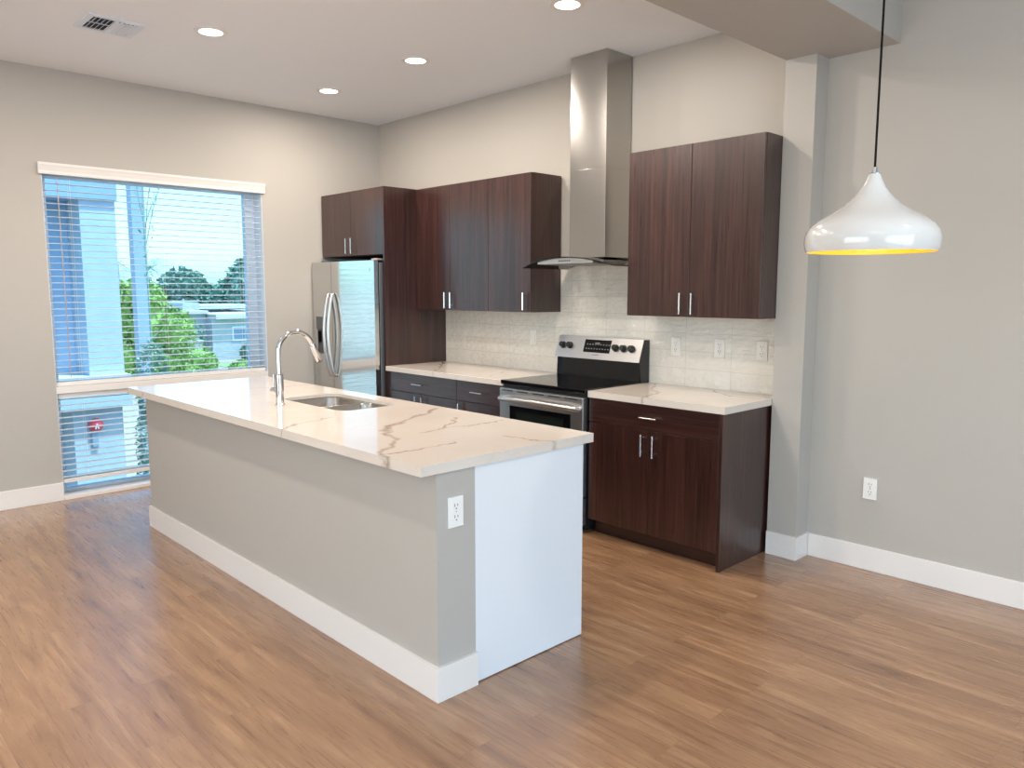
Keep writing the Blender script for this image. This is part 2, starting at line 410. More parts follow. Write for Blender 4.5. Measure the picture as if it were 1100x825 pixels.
def base(x0, x1, label, loc, fronts, panels, toe=(0, 0)):
    t = thing('base_cabinet', loc, label, 'cabinet', 'lower kitchen cabinets')
    new('body', B((x0, x1, -.616, -.012, .10, .874)), wood_v, t, bevel=.001)
    new('toe_kick', B((x0, x1 - (.02 if panels else 0), -.560, -.02, 0, .0995)), wood_h, t)
    for f in fronts: front(f[0], t, *f[1:5][:2], Y_B, f[3], f[4], wood_h if f[0] == 'drawer' else wood_v, f[5])
    for a, b in panels: new('end_panel', B((a, b, -.638, -.012, 0, .874)), wood_v, t, bevel=.001)
    return t
base(.990, 1.887, 'dark two-door base cabinet with a drawer beside the refrigerator', (1.44, 0, 0),
     [('filler', .990, 1.045, .10, .874, None), ('drawer', 1.045, 1.887, .722, .874, (1.434, .797, .13, False)),
      ('door', 1.045, 1.460, .10, .722, (1.405, .64, .13, True)), ('door', 1.460, 1.887, .10, .722, (1.490, .64, .13, True))], [])
base(1.8875, 2.392, 'narrow dark base cabinet with one drawer directly left of the range', (2.14, 0, 0),
     [('drawer', 1.8875, 2.392, .722, .874, (2.138, .800, .13, False)), ('door', 1.8875, 2.392, .10, .722, (1.935, .64, .13, True))], [])
base(3.176, 4.096, 'red-brown woodgrain base cabinet with drawer and two doors right of the range', (3.64, 0, 0),
     [('drawer', 3.176, 4.094, .722, .874, (3.640, .797, .12, False)),
      ('door', 3.176, 3.634, .10, .722, (3.594, .634, .13, True)), ('door', 3.634, 4.094, .10, .722, (3.676, .634, .13, True))], [(4.0965, 4.115)])

# ------------------------------------------------------------------ counters
tag(new('countertop', B((.990, 2.397, -.645, -.009, .8745, .914)), quartz_w, bevel=.002),
    'white veined quartz countertop between refrigerator panel and range', 'countertop', 'countertops along the back wall')
bm = bmesh.new(); prism(bm, [(3.172, -.645), (4.127, -.645), (4.127, -.009), (3.172, -.009)], 'z', .8745, .914)
tag(new('countertop', bm, quartz_w, bevel=.002), 'white quartz countertop right of the range on the red-brown cabinet', 'countertop', 'countertops along the back wall')
tag(new('tile_backsplash', B((.990, 4.128, -.008, -.0002, .905, 1.371), (2.352, 3.211, -.008, -.0002, 1.371, 1.735)), tile), 'glossy off-white handmade tile backsplash behind the range and counters', 'backsplash')

# ------------------------------------------------------------------ island
IX0, IX1, IY0, IY1 = 1.011, 4.118, -2.645, -1.706
BX0, BX1, BY0, BYM, BY1 = 1.097, 4.104, -2.566, -2.380, -1.755
t = thing('kitchen_island', (2.6, -2.2, 0), 'long kitchen island with greige knee wall, baseboard and white end panel', 'kitchen island')
new('knee_wall', B((BX0, BX1, BY0, BYM, 0, .873)), wall_paint, t)
bm = bmesh.new()
o_ = .014; prism(bm, [(BX0-o_, BY0-o_), (BX1+o_, BY0-o_), (BX1+o_, BYM), (BX1+.0005, BYM), (BX1+.0005, BY0-.0005), (BX0-.0005, BY0-.0005), (BX0-.0005, BYM), (BX0-o_, BYM)], 'z', 0, .134)
new('baseboard', bm, trim_paint, t, bevel=.002)
new('cabinet_body', B((BX0, 2.03, BYM+.001, BY1-.03, .10, .873), (2.03, 2.95, BYM+.001, BY1-.03, .10, .60), (2.95, BX1-.022, BYM+.001, BY1-.03, .10, .873)), wood_v, t)
new('toe_kick', B((BX0+.01, BX1-.022, BYM+.001, BY1-.09, 0, .0995)), wood_h, t)
new('end_panel', B((BX1-.021, BX1-.001, BYM+.001, BY1, .004, .873)), panel_white, t, bevel=.001)
xs = [BX0, 1.70, 2.05, 2.49, 2.93, 3.40, BX1-.022]
for i in range(6):
    front('door', t, xs[i], xs[i+1], BY1-.010, .10, .868, wood_v, (xs[i+1]-.05 if i % 2 == 0 else xs[i]+.05, .76, .13, True), out=1)

# countertop with a rounded sink cut-out
SX0, SX1, SY0, SY1 = 2.165, 2.835, -2.180, -1.822
def rrect(x0, x1, y0, y1, r, n=6):
    pts = []
    for cx, cy, a0 in ((x1-r, y0+r, -90), (x1-r, y1-r, 0), (x0+r, y1-r, 90), (x0+r, y0+r, 180)):
        for k in range(n+1):
            a = math.radians(a0 + 90*k/n); pts.append((cx + r*math.cos(a), cy + r*math.sin(a)))
    return pts
bm = bmesh.new()
hole = rrect(SX0, SX1, SY0, SY1, .075)
outer = [(IX1, IY0), (IX1, IY1), (IX0, IY1), (IX0, IY0)]
for z in (.9125,):
    es = []
    for loop in (outer, hole):
        vv = [bm.verts.new((x, y, z)) for x, y in loop]
        es += [bm.edges.new((vv[i], vv[(i+1) % len(vv)])) for i in range(len(vv))]
    bmesh.ops.triangle_fill(bm, edges=es, use_beauty=True, use_dissolve=False)
r = bmesh.ops.extrude_face_region(bm, geom=list(bm.faces))
for v in [g for g in r['geom'] if isinstance(g, bmesh.types.BMVert)]: v.co.z = .8935
AP = .022
for b_ in ((IX0, IX1, IY0, IY0+AP), (IX0, IX1, IY1-AP, IY1), (IX0, IX0+AP, IY0+AP, IY1-AP), (IX1-AP, IX1, IY0+AP, IY1-AP)): box(bm, *b_, .8735, .8935)
bmesh.ops.remove_doubles(bm, verts=bm.verts, dist=.0002)
tag(new('island_countertop', bm, quartz_i), 'long white quartz island top with brown-grey veins and a sink cut-out', 'countertop')

# double-bowl undermount sink
t = thing('kitchen_sink', ((SX0+SX1)/2, (SY0+SY1)/2, .70), 'stainless double-bowl sink set under the island countertop', 'sink')
def bowl(x0, x1, y0, y1, depth):
    bm = bmesh.new(); rings = []
    for ins, z in ((-.009, .8925), (0, .8925), (.003, .884), (.010, .8925-depth+.03), (.022, .8925-depth+.006), (.045, .8925-depth)):
        rings.append([bm.verts.new((x, y, z)) for x, y in rrect(x0+ins, x1-ins, y0+ins, y1-ins, max(.02, .07-ins*.4))])
    for a, b in zip(rings, rings[1:]):
        for k in range(len(a)): bm.faces.new((a[k], a[(k+1) % len(a)], b[(k+1) % len(a)], b[k]))
    bm.faces.new(rings[-1]); return bm
xm = 2.520
for a, b, d in ((SX0-.006, xm-.010, .19), (xm+.010, SX1+.006, .19)):
    o = new('bowl', bowl(a, b, SY0-.006, SY1+.006, d), steel_sink, t, smooth=True)
    md = o.modifiers.new('thick', 'SOLIDIFY'); md.thickness = -.0015; md.offset = 1
    bm = bmesh.new(); lathe(bm, [(.001, .002), (.030, .001), (.042, .004), (.045, 0)], ((a+b)/2, (SY0+SY1)/2, .7035), 28)
    new('drain', bm, chrome, t, smooth=True)

# faucet
FX, FY, FZ = 2.40, -2.300, .9128
t = thing('kitchen_faucet', (FX, FY, FZ), 'tall chrome gooseneck faucet with pull-down head beside the island sink', 'faucet')
bm = bmesh.new(); lathe(bm, [(.027, 0), (.027, .006), (.0225, .009), (.0225, .165), (.020, .170), (.001, .171)], (FX, FY, FZ), 28); new('base', bm, chrome, t, smooth=False, bevel=0)
pts = [(FX, FY, FZ+.16), (FX, FY, FZ+.27)]
R = .105; zc = 1.200
for k in range(0, 20):
    a = math.pi - math.radians(160)*k/19; pts.append((FX, FY + R + R*math.cos(a), zc + R*math.sin(a)))
bm = bmesh.new(); tube(bm, pts, .0135, 20); new('spout', bm, chrome, t, smooth=True)
e = Vector(pts[-1]); dr = (Vector(pts[-1]) - Vector(pts[-2])).normalized()
bm = bmesh.new(); tube(bm, [e-dr*.002, e+dr*.004, e+dr*.02, e+dr*.10, e+dr*.108], [.014, .0165, .0168, .0185, .016], 20)
sp = new('spray_head', bm, chrome, t, smooth=True)
bm = bmesh.new(); tube(bm, [e+dr*.107, e+dr*.112], .013, 16); new('nozzle', bm, black_satin, sp)
bm = bmesh.new(); tube(bm, [(FX-.015, FY, .985), (FX-.075, FY, .985)], .0195, 20); 
lv = new('lever_hub', bm, chrome, t, bevel=.002)
bm = bmesh.new(); tube(bm, [(FX-.068, FY, .995), (FX-.070, FY+.004, 1.075)], [.0055, .0045], 10); new('lever', bm, chrome, lv, smooth=True)

# ------------------------------------------------------------------ refrigerator
RX0, RX1, RF = .026, .942, -.762; xs_ = .372
t = thing('refrigerator', ((RX0+RX1)/2, -.35, 0), 'stainless steel side-by-side refrigerator with water dispenser under dark cabinet', 'refrigerator')
new('body', B((RX0+.004, RX1-.004, -.655, -.03, .03, 1.755)), fridge_grey, t, bevel=.004)
new('base_grille', B((RX0+.01, RX1-.01, -.69, -.656, .012, .085)), black_satin, t)
new('gasket', B((RX0+.008, RX1-.008, -.668, -.6555, .10, 1.75)), black_satin, t)
for x in (RX0+.08, RX1-.08):
    new('foot', B((x-.02, x+.02, -.60, -.56, 0, .031)), black_satin, t)
DX0, DX1, DZ0, DZ1 = RX0+.075, RX0+.265, .965, 1.300
# freezer door with a recess for the dispenser
def bow(x):
    u = abs(x-xs_); k = .090*u + .010*u*u if x > xs_ else .02*u + .06*u*u
    return RF + k
def bowed(x0, x1, z0, z1, bm=None, n=14):
    bm = bm or bmesh.new(); pts = [(x0+(x1-x0)*k/n, bow(x0+(x1-x0)*k/n)) for k in range(n+1)] + [(x1, -.669), (x0, -.669)]
    prism(bm, pts, 'z', z0, z1); return bm
bm = bowed(RX0, DX0, .09, 1.772); bowed(DX1, xs_-.002, .09, 1.772, bm); bowed(DX0, DX1, .09, DZ0, bm); bowed(DX0, DX1, DZ1, 1.772, bm)
fd = new('freezer_door', bm, steel_f, t, smooth=True)
new('dispenser_cavity', B((DX0, DX1, -.690, -.670, DZ0, DZ1)), mat('dispenser_grey', (.16, .17, .18), .35), fd)
new('dispenser_panel', B((DX0, DX1, RF-.002, -.691, DZ1-.11, DZ1)), mat('dispenser_panel_grey', (.10, .105, .11), .3), fd)
new('dispenser_paddle', B((DX0+.05, DX1-.05, -.715, -.691, DZ0+.10, DZ0+.20)), black_satin, fd)
new('drip_tray', B((DX0, DX1, RF-.004, -.691, DZ0, DZ0+.012)), steel_h, fd)
rd = new('refrigerator_door', bowed(xs_+.002, RX1, .09, 1.772, n=24), steel_f, t, smooth=True)
new('badge', B((RX1-.056, RX1-.049, bow(RX1-.052)-.0012, bow(RX1-.052)+.002, 1.685, 1.716)), mat('badge_dark', (.20, .22, .24), .3, .6), rd)
for hx, par in ((xs_-.030, fd), (xs_+.034, rd)):
    bm = bmesh.new(); pts = []; z0, z1 = .795, 1.500
    pts.append((hx, RF, z0)); 
    for k in range(17):
        s = k/16; pts.append((hx, RF - .018 - .050*math.sin(math.pi*s)**.8, z0 + .004 + (z1-z0-.008)*s))
    pts.append((hx, RF, z1))
    tube(bm, pts, [.012]+[.0135]*17+[.012], 12)
    new('handle', bm, steel_h, par, smooth=True)
new('hinge_cover', B((RX1-.10, RX1-.02, -.665, -.56, 1.7725, 1.79)), mat('hinge_beige', (.38, .30, .27), .5), t, bevel=.004)
new('hinge_cover', B((RX0+.02, RX0+.10, -.665, -.56, 1.7725, 1.795)), fridge_grey, t, bevel=.004)

# ------------------------------------------------------------------ range
GX0, GX1 = 2.402, 3.166
t = thing('electric_range', ((GX0+GX1)/2, -.33, 0), 'freestanding stainless electric range with black glass cooktop and back control panel', 'range')
new('body', B((GX0+.003, GX1-.003, -.640, -.022, .03, .895)), black_satin, t, bevel=.002)
for x in (GX0+.06, GX1-.06): new('foot', B((x-.02, x+.02, -.58, -.54, 0, .031)), black_satin, t)
new('cooktop', B((GX0, GX1, -.668, -.105, .893, .921)), black_gloss, t, bevel=.005)
# backguard: black riser + stainless slanted panel
bm = bmesh.new(); prism(bm, [(-.104, .921), (-.095, 1.06), (-.040, 1.198), (-.018, 1.198), (-.018, .900), (-.104, .900)], 'x', GX0+.004, GX1-.004)
new('backguard', bm, black_gloss, t, bevel=.002)
def pp(s, out): # point on slanted face; s from bottom 0 to top 1, out = distance off face
    a = Vector((0, -.125, 1.052)); b = Vector((0, -.072, 1.203)); n = Vector((0, -(b.z-a.z), (b.y-a.y))).normalized()
    q = a + (b-a)*s + n*out; return q
bm = bmesh.new(); prism(bm, [(-.125, 1.052), (-.072, 1.203), (-.038, 1.203), (-.094, 1.058)], 'x', GX0, GX1)
cp = new('control_panel', bm, steel_h, t, bevel=.003)
bm = bmesh.new(); prism(bm, [(-.100, .90), (-.120, 1.05), (-.075, 1.200), (-.016, 1.200), (-.016, .90)], 'x', GX1+.0003, GX1+.0035); new('end_cap', bm, black_satin, t)
def panel_patch(x0, x1, s0, s1, o0, o1):
    bm = bmesh.new(); vs_ = []
    for x in (x0, x1):
        for s, o in ((s0, o0), (s0, o1), (s1, o1), (s1, o0)):
            q = pp(s, o); vs_.append(bm.verts.new((x, q.y, q.z)))
    a, b = vs_[:4], vs_[4:]; bm.faces.new(a); bm.faces.new(b[::-1])
    for i in range(4): j = (i+1) % 4; bm.faces.new((a[i], b[i], b[j], a[j]))
    return bm
dp = new('display', panel_patch(2.662, 2.900, .30, .88, -.001, .0015), black_gloss, cp)
glyph = mat('display_print_grey', (.16, .16, .15), .4)
for row, s in enumerate((.44, .64)):
    for k in range(9):
        if row == 1 and k == 4: continue
        x = 2.680 + k*.0245 + (.003 if row else 0)
        new('display_mark', panel_patch(x, x+.013, s, s+.055, .0014, .0020), glyph, dp)
new('clock_mark', panel_patch(2.757, 2.800, .66, .76, .0014, .0020), glyph, dp)
for k in range(7):
    new('panel_lettering', panel_patch(2.752+k*.0085, 2.758+k*.0085, .18, .215, -.0005, .0006), mat('lettering_grey', (.18, .17, .16), .4), cp)
for kx in (2.462, 2.530, 2.948, 3.016, 3.086):
    bm = bmesh.new(); q = pp(.56, 0); n = (pp(.56, 1) - pp(.56, 0)).normalized()
    c0 = Vector((kx, q.y, q.z)); tube(bm, [c0, c0+n*.006, c0+n*.007, c0+n*.030, c0+n*.032], [.0255, .0255, .021, .019, .017], 24)
    k_ = new('knob', bm, black_satin, cp, smooth=False)
    bm = bmesh.new(); c1 = c0+n*.031; tube(bm, [c1+Vector((0, 0, -.016)), c1+Vector((0, .006, .017))], .004, 6); new('knob_grip', bm, black_satin, k_)
# oven door, vents, window, handle
DF = -.680
od = new('oven_door', B((GX0+.004, GX1-.004, DF, -.641, .235, .868)), steel_h, t, bevel=.004)
new('window', B((GX0+.105, GX1-.105, DF-.0015, DF, .36, .755)), black_gloss, od)
new('window_inner', B((GX0+.165, GX1-.165, DF-.0022, DF-.0015, .40, .722)), mat('oven_window_dark', (.010, .014, .012), .12), od)
for k in range(5):
    x = GX0 + .03 + k*.145; new('vent_slot', B((x, x+.105, DF-.0008, DF+.001, .852, .859)), slot_dark, od)
bm = bmesh.new(); yh = DF-.052; pts = [(GX0+.035, DF, .795)]
for k in range(15):
    s = k/14; pts.append((GX0+.035+.005 + (GX1-GX0-.08)*s, DF - .030 - .024*math.sin(math.pi*s)**.6, .800 + .006*math.sin(math.pi*s)))
pts.append((GX1-.035, DF, .795)); tube(bm, pts, [.015]+[.0165]*15+[.015], 14)
new('handle', bm, steel_h, od, smooth=True)
dw = new('storage_drawer', B((GX0+.004, GX1-.004, DF+.004, -.641, .055, .228)), steel_h, t, bevel=.003)

# ------------------------------------------------------------------ hood
HX = 2.824
t = thing('range_hood', (HX, -.2, 1.70), 'stainless chimney range hood with curved glass canopy above the range', 'range hood')
new('upper_chimney', B((2.6690, 2.9790, -.2690, -.010, 2.3301, H-.001)), steel_c, t, bevel=.0008)
new('lower_chimney', B((2.6686, 2.9794, -.2694, -.010, 1.748, 2.3299)), steel_c, t, bevel=.0008)
def arch(x, z_apex, sag, half): return z_apex - sag*((x-HX)/half)**2
bm = bmesh.new(); n = 20; xs2 = [HX-.242+.484*k/n for k in range(n+1)]
prof = [(x, arch(x, 1.7400, .062, .40)) for x in xs2] + [(HX+.242, 1.704), (HX-.242, 1.704)]
prism(bm, [(a, max(b, 1.7045) if i <= n else b) for i, (a, b) in enumerate(prof)], 'y', -.49, -.012)
hb = new('canopy_body', bm, steel_h, t)
new('filter', B((HX-.22, HX+.22, -.46, -.05, 1.700, 1.7035)), mat('filter_grey', (.25, .25, .25), .4, .8), t)
bm = bmesh.new(); n = 28; half = .40
top = []; bot = []
for k in range(n+1):
    x = HX - half + 2*half*k/n; z = arch(x, 1.7475, .062, .40)
    # front edge bows outwards
    yf = -.475 - .045*(1-((x-HX)/half)**2); top.append((x, z, yf))
for off in (.0, -.006):
    for yk in range(2):
        pass
A = [bm.verts.new((x, yf, z)) for x, z, yf in top]; A2 = [bm.verts.new((x, -.012, z)) for x, z, yf in top]
D = [bm.verts.new((x, yf, z-.0045)) for x, z, yf in top]; D2 = [bm.verts.new((x, -.012, z-.0045)) for x, z, yf in top]
for k in range(n):
    bm.faces.new((A[k], A[k+1], A2[k+1], A2[k])); bm.faces.new((D[k], D2[k], D2[k+1], D[k+1]))
    bm.faces.new((A[k], D[k], D[k+1], A[k+1])); bm.faces.new((A2[k], A2[k+1], D2[k+1], D2[k]))
bm.faces.new((A[0], A2[0], D2[0], D[0])); bm.faces.new((A[n], D[n], D2[n], A2[n]))
new('glass_canopy', bm, hood_glass, t)
for k in range(6):
    bm = bmesh.new(); lathe(bm, [(.0045, 0), (.0045, -.003), (.001, -.0035)], (HX-.045+.018*k, -.49, 1.722), 12, 'y'); new('button', bm, slot_dark, hb)

# ------------------------------------------------------------------ outlets
def outlet(c, axis, label, group=None, m=white_plastic, w_=.072, h_=.116, style='outlet'):
    """axis 'y': plate on a wall facing -y, 'x': facing +x; c = centre on the wall surface"""
    t = thing('wall_outlet' if style == 'outlet' else 'wall_switch', c, label, 'outlet' if style == 'outlet' else 'switch', group)
    def T(bm):
        for v in bm.verts:
            u, d, z = v.co
            v.co = (c[0]+u, c[1]-d, c[2]+z) if axis == 'y' else (c[0]+d, c[1]+u, c[2]+z)
        return bm
    p = new('cover_plate', T(B((-w_/2, w_/2, .0002, .006, -h_/2, h_/2))), m, t, bevel=.0018)
    if style == 'switch':
        new('rocker', T(B((-.017, .017, .006, .0085, -.034, .034))), m, t, bevel=.001); return t
    for s in (-.0215, .0215):
        bm = bmesh.new(); prism(bm, [(x, z) for x, z in rrect(-.017, .017, s-.0165, s+.0165, .007, 3)], 'y', .006, .0078)
        r_ = new('receptacle', T(bm), m, t)
        new('slots', T(B((-.0085, -.0062, .0078, .0082, s-.002, s+.009), (.0055, .0078, .0078, .0082, s-.001, s+.008), (-.0025, .0025, .0078, .0082, s-.012, s-.0075))), slot_dark, r_)
    bm = bmesh.new(); bm2 = T(B((-.002, .002, .006, .0068, -.002, .002))); bm.free(); new('screw', bm2, chrome, t)
    return t
outlet((BX1, -2.478, .715), 'x', 'white duplex outlet on the end of the island knee wall')
outlet((4.650, 0, .457), 'y', 'white duplex outlet low on the right wall above the baseboard')
outlet((3.378, -.008, 1.168), 'y', 'ivory outlet in the tile nearest the range, leftmost of the three right of it', m=tile_outlet, style='outlet')
outlet((3.700, -.008, 1.172), 'y', 'middle of the three ivory outlets in the tile right of the range', m=tile_outlet)
outlet((3.985, -.008, 1.172), 'y', 'ivory outlet in the tile closest to the wall pier', m=tile_outlet)
outlet((2.072, -.008, 1.168), 'y', 'ivory switch plate in the tile left of the range', m=tile_outlet, style='switch')

# ------------------------------------------------------------------ ceiling lights and vent
lit = mat('downlight_lens', (1, 1, 1), .5, emis=(1.0, .93, .86), es=5.0)
lt = mat('downlight_trim_white', (.82, .78, .74), .4)
LP = [(.808, -.995, 'recessed ceiling light nearest the corner above the refrigerator'), (1.918, -.991, 'recessed ceiling light between the corner light and the chimney hood'),
      (3.311, -1.014, 'recessed ceiling light at the top edge beside the range hood'), (1.542, -2.222, 'recessed ceiling light above the island beside the air vent'),
      (3.05, -2.222, None), (1.54, -3.44, None), (3.05, -3.44, None), (6.6, -1.6, None), (6.6, -4.3, None), (3.05, -6.3, None)]
proto = None
for x, y, lab in LP:
    lab = lab or 'recessed ceiling light outside the frame over the living side'
    if proto is None:
        t = thing('recessed_light', (x, y, H), lab, 'ceiling light', 'recessed ceiling lights')
        bm = bmesh.new(); lathe(bm, [(.068, -.0005), (.068, -.006), (.080, -.008), (.094, -.004), (.096, -.0005)], (x, y, H), 48)
        new('trim_ring', bm, lt, t, smooth=True)
        bm = bmesh.new(); lathe(bm, [(.0675, -.001), (.0675, -.0045), (.001, -.0055)], (x, y, H), 40); new('lens', bm, lit, t)
        proto = t
    else:
        t = proto.copy(); C.objects.link(t); t.location = (x, y, H); t['label'] = lab
        for ch in list(proto.children):
            c = ch.copy(); C.objects.link(c); c.parent = t
    lamp('downlight_lamp', 'AREA', (x, y, H-.012), (0, 0, -1), 15.5, (1.0, .90, .80), shape='DISK', size=.13)

t = thing('ceiling_vent', (1.245, -2.69, H), 'square white ceiling air vent with two banks of louvres', 'air vent')
vx0, vx1, vy0, vy1 = 1.095, 1.395, -2.845, -2.535
new('frame', B((vx0, vx1, vy0, vy0+.035, H-.008, H-.0005), (vx0, vx1, vy1-.035, vy1, H-.008, H-.0005), (vx0, vx0+.035, vy0+.035, vy1-.035, H-.008, H-.0005), (vx1-.035, vx1, vy0+.035, vy1-.035, H-.008, H-.0005)), frame_white, t, bevel=.0015)
new('backing', B((vx0+.035, vx1-.035, vy0+.035, vy1-.035, H-.0015, H-.0005)), slot_dark, t)
ym = (vy0+vy1)/2
new('centre_bar', B((vx0+.035, vx1-.035, ym-.004, ym+.004, H-.012, H-.0016), ((vx0+vx1)/2-.003, (vx0+vx1)/2+.003, vy0+.035, ym, H-.007, H-.0016)), frame_white, t)
for k in range(10):
    y = vy0+.035+.012 + k*.0240; left = y < ym; s = -1 if left else 1
    if abs(y-ym) < .006: continue
    bm = bmesh.new(); dy = .0085
    prism(bm, [(y-s*dy, H-.003), (y-s*dy+.0012, H-.003), (y+s*dy+.0012, H-.016), (y+s*dy, H-.016)], 'x', vx0+.036, vx1-.036)
    new('louvre', bm, frame_white, t)

# ------------------------------------------------------------------ pendant lamp
PX, PY, RIM = 5.242, -1.667, 1.654
t = thing('pendant_lamp', (PX, PY, RIM), 'glossy white onion-shaped pendant lamp with yellow inside on black cord', 'pendant lamp')
prof = [(.196, 0), (.2005, .012), (.2030, .030), (.2025, .048), (.197, .066), (.186, .083), (.168, .099), (.144, .114), (.118, .129), (.092, .145), (.070, .163), (.051, .183), (.037, .203), (.027, .222), (.0205, .238), (.0165, .247)]
bm = bmesh.new(); lathe(bm, prof, (PX, PY, RIM), 72)
for f in [f for f in bm.faces if len(f.verts) > 4]: bm.faces.remove(f)
sh = new('lamp_shade', bm, mat('white_lacquer', (.66, .65, .63), .08, coat=.5), t, smooth=True)
inner = [(r-.0025, h+.0005) for r, h in prof]
bm = bmesh.new(); lathe(bm, [(.196, 0)] + inner, (PX, PY, RIM), 72)
for f in [f for f in bm.faces if len(f.verts) > 4]: bm.faces.remove(f)
new('inner_lining', bm, mat('yellow_lacquer', (.90, .62, .07), .35), sh, smooth=True)
bm = bmesh.new(); lathe(bm, [(.0168, .2465), (.0168, .249), (.0085, .251), (.0075, .268), (.004, .270)], (PX, PY, RIM), 24); new('cord_cap', bm, chrome, t, smooth=False)
bm = bmesh.new(); tube(bm, [(PX, PY, RIM+.268), (PX, PY, H-.02)], .0036, 10); new('cord', bm, mat('black_textile', (.01, .01, .01), .9, spec=.1), t)
bm = bmesh.new(); lathe(bm, [(.06, -.001), (.06, -.018), (.05, -.024), (.005, -.026)], (PX, PY, H), 32); new('canopy', bm, lt, t)
bm = bmesh.new(); lathe(bm, [(.016, .245), (.018, .19), (.018, .175), (.001, .175)], (PX, PY, RIM), 20); new('socket', bm, white_plastic, t)
bm = bmesh.new(); lathe(bm, [(.014, .178), (.020, .16), (.030, .135), (.030, .12), (.022, .102), (.001, .094)], (PX, PY, RIM), 24)
new('bulb', bm, mat('lit_bulb', (1, .9, .7), .4, emis=(1, .90, .62), es=2.5), t, smooth=True)
lamp('pendant_bulb_lamp', 'POINT', (PX, PY, RIM+.085), (0, 0, -1), .8, (1, .93, .8), shadow_soft_size=.03)

# ------------------------------------------------------------------ outdoors
G = -3.3
def noisy(name, c1, c2, scale, rough=.9):
    M = mat(name, c1, rough, spec=.2); N = NB(M); N.l(N.ramp(N.noise(N.coord(), scale, 5), [(.35, c1), (.65, c2)]), N.b.inputs['Base Color']); return M
stucco_pale = noisy('pale_blue_stucco', (.50, .54, .60), (.54, .58, .64), 6)
stucco_shade = noisy('shade_tone_stucco', (.60, .66, .78), (.64, .70, .82), 5)  # recess colour raised to stand in for ambient light in the shade
ground_m = noisy('tan_ground', (.34, .27, .22), (.42, .34, .28), .35)
lawn_m = noisy('lawn_green', (.20, .34, .12), (.28, .42, .18), 1.2)
leaf_m = {k: noisy('leaves_'+k, a, b, 3, .6) for k, a, b in (('lime', (.20, .33, .07), (.38, .50, .15)), ('deep', (.13, .24, .19), (.22, .36, .27)), ('silver', (.20, .32, .22), (.34, .44, .34)))}
bark = noisy('bark_grey', (.28, .24, .20), (.42, .36, .31), 9)
struct('ground', B((-1500, -.3, -600, 900, G-.2, G)), ground_m)
tag(new('lawn', B((-44.3, -37.4, 16.2, 26, G, G+.03)), lawn_m), 'bright green lawn beside the low building', 'lawn')

# neighbouring block
t = thing('neighbouring_block', (-5, -2.5, G), 'pale blue stucco apartment wing with shaded recess and window outside', 'building')
new('wall', B((-4.6, -4.0, -1.525, -1.13, .50, 2.61), (-4.9, -4.6, -3.3, -1.13, G, 2.61), (-4.6, -4.0, -1.74, -1.18, G, .12)), stucco_pale, t)
new('recess_wall', B((-4.599, -4.55, -3.3, -1.526, .50, 2.61)), stucco_shade, t)
new('roof_slab', B((-4.95, -3.96, -3.4, -1.11, 2.612, 2.93)), noisy('roof_slab_blue', (.34, .42, .54), (.38, .46, .58), 4), t)
new('floor_slab', B((-4.598, -3.88, -3.4, -1.09, .121, .499)), stucco_pale, t)
new('recess_wall', B((-4.599, -4.50, -3.3, -1.741, G, .12)), stucco_shade, t)
w_ = new('window', B((-4.549, -4.50, -2.9, -2.84, .62, 2.32), (-4.549, -4.50, -1.835, -1.775, .62, 2.32), (-4.549, -4.50, -2.84, -1.835, .62, .68), (-4.549, -4.50, -2.84, -1.835, 2.26, 2.32), (-4.549, -4.50, -2.84, -1.835, .98, 1.03)), frame_white, t)
new('pane', B((-4.548, -4.53, -2.84, -1.835, .68, 2.26)), mat('teal_pane', (.50, .86, .90), .25), w_)  # pane colour lightened in place of light reaching the shaded recess
new('parapet_block', B((-4.7, -4.2, -3.3, -2.2, 2.931, 3.0)), stucco_pale, t)
t = thing('alarm_bell', (-4.0, -1.50, -.10), 'round red alarm bell on the pale wall below the neighbouring ledge', 'alarm bell')
bm = bmesh.new(); lathe(bm, [(.085, 0), (.085, .03), (.06, .055), (.02, .065), (.001, .066)], (-3.9998, -1.50, -.105), 28, 'x'); new('gong', bm, mat('alarm_red', (.85, .08, .10), .35), t, smooth=True)
bm = bmesh.new(); prism(bm, [(-1.525, -.150), (-1.512, -.150), (-1.500, -.112), (-1.488, -.150), (-1.475, -.150), (-1.494, -.085), (-1.506, -.085)], 'x', -3.9345, -3.928); new('mark', bm, white_plastic, t)
new('bell_shadow', B((-3.9998, -3.965, -1.555, -1.480, -.38, -.195)), mat('bell_shadow_grey', (.30, .38, .48), .5), t, bevel=.01)  # dark slab shaped and coloured as the bell's cast shadow on the wall

# square steel column
t = thing('steel_column', (-5.45, -.36, G), 'tall pale blue square column standing outside the window', 'column')
new('shaft', B((-5.55, -5.38, -.50, -.31, G, 6.0)), mat('column_blue', (.34, .42, .52), .5), t, bevel=.01)
new('base_plate', B((-5.68, -5.22, -.60, -.13, G, G+.03)), fridge_grey, t)

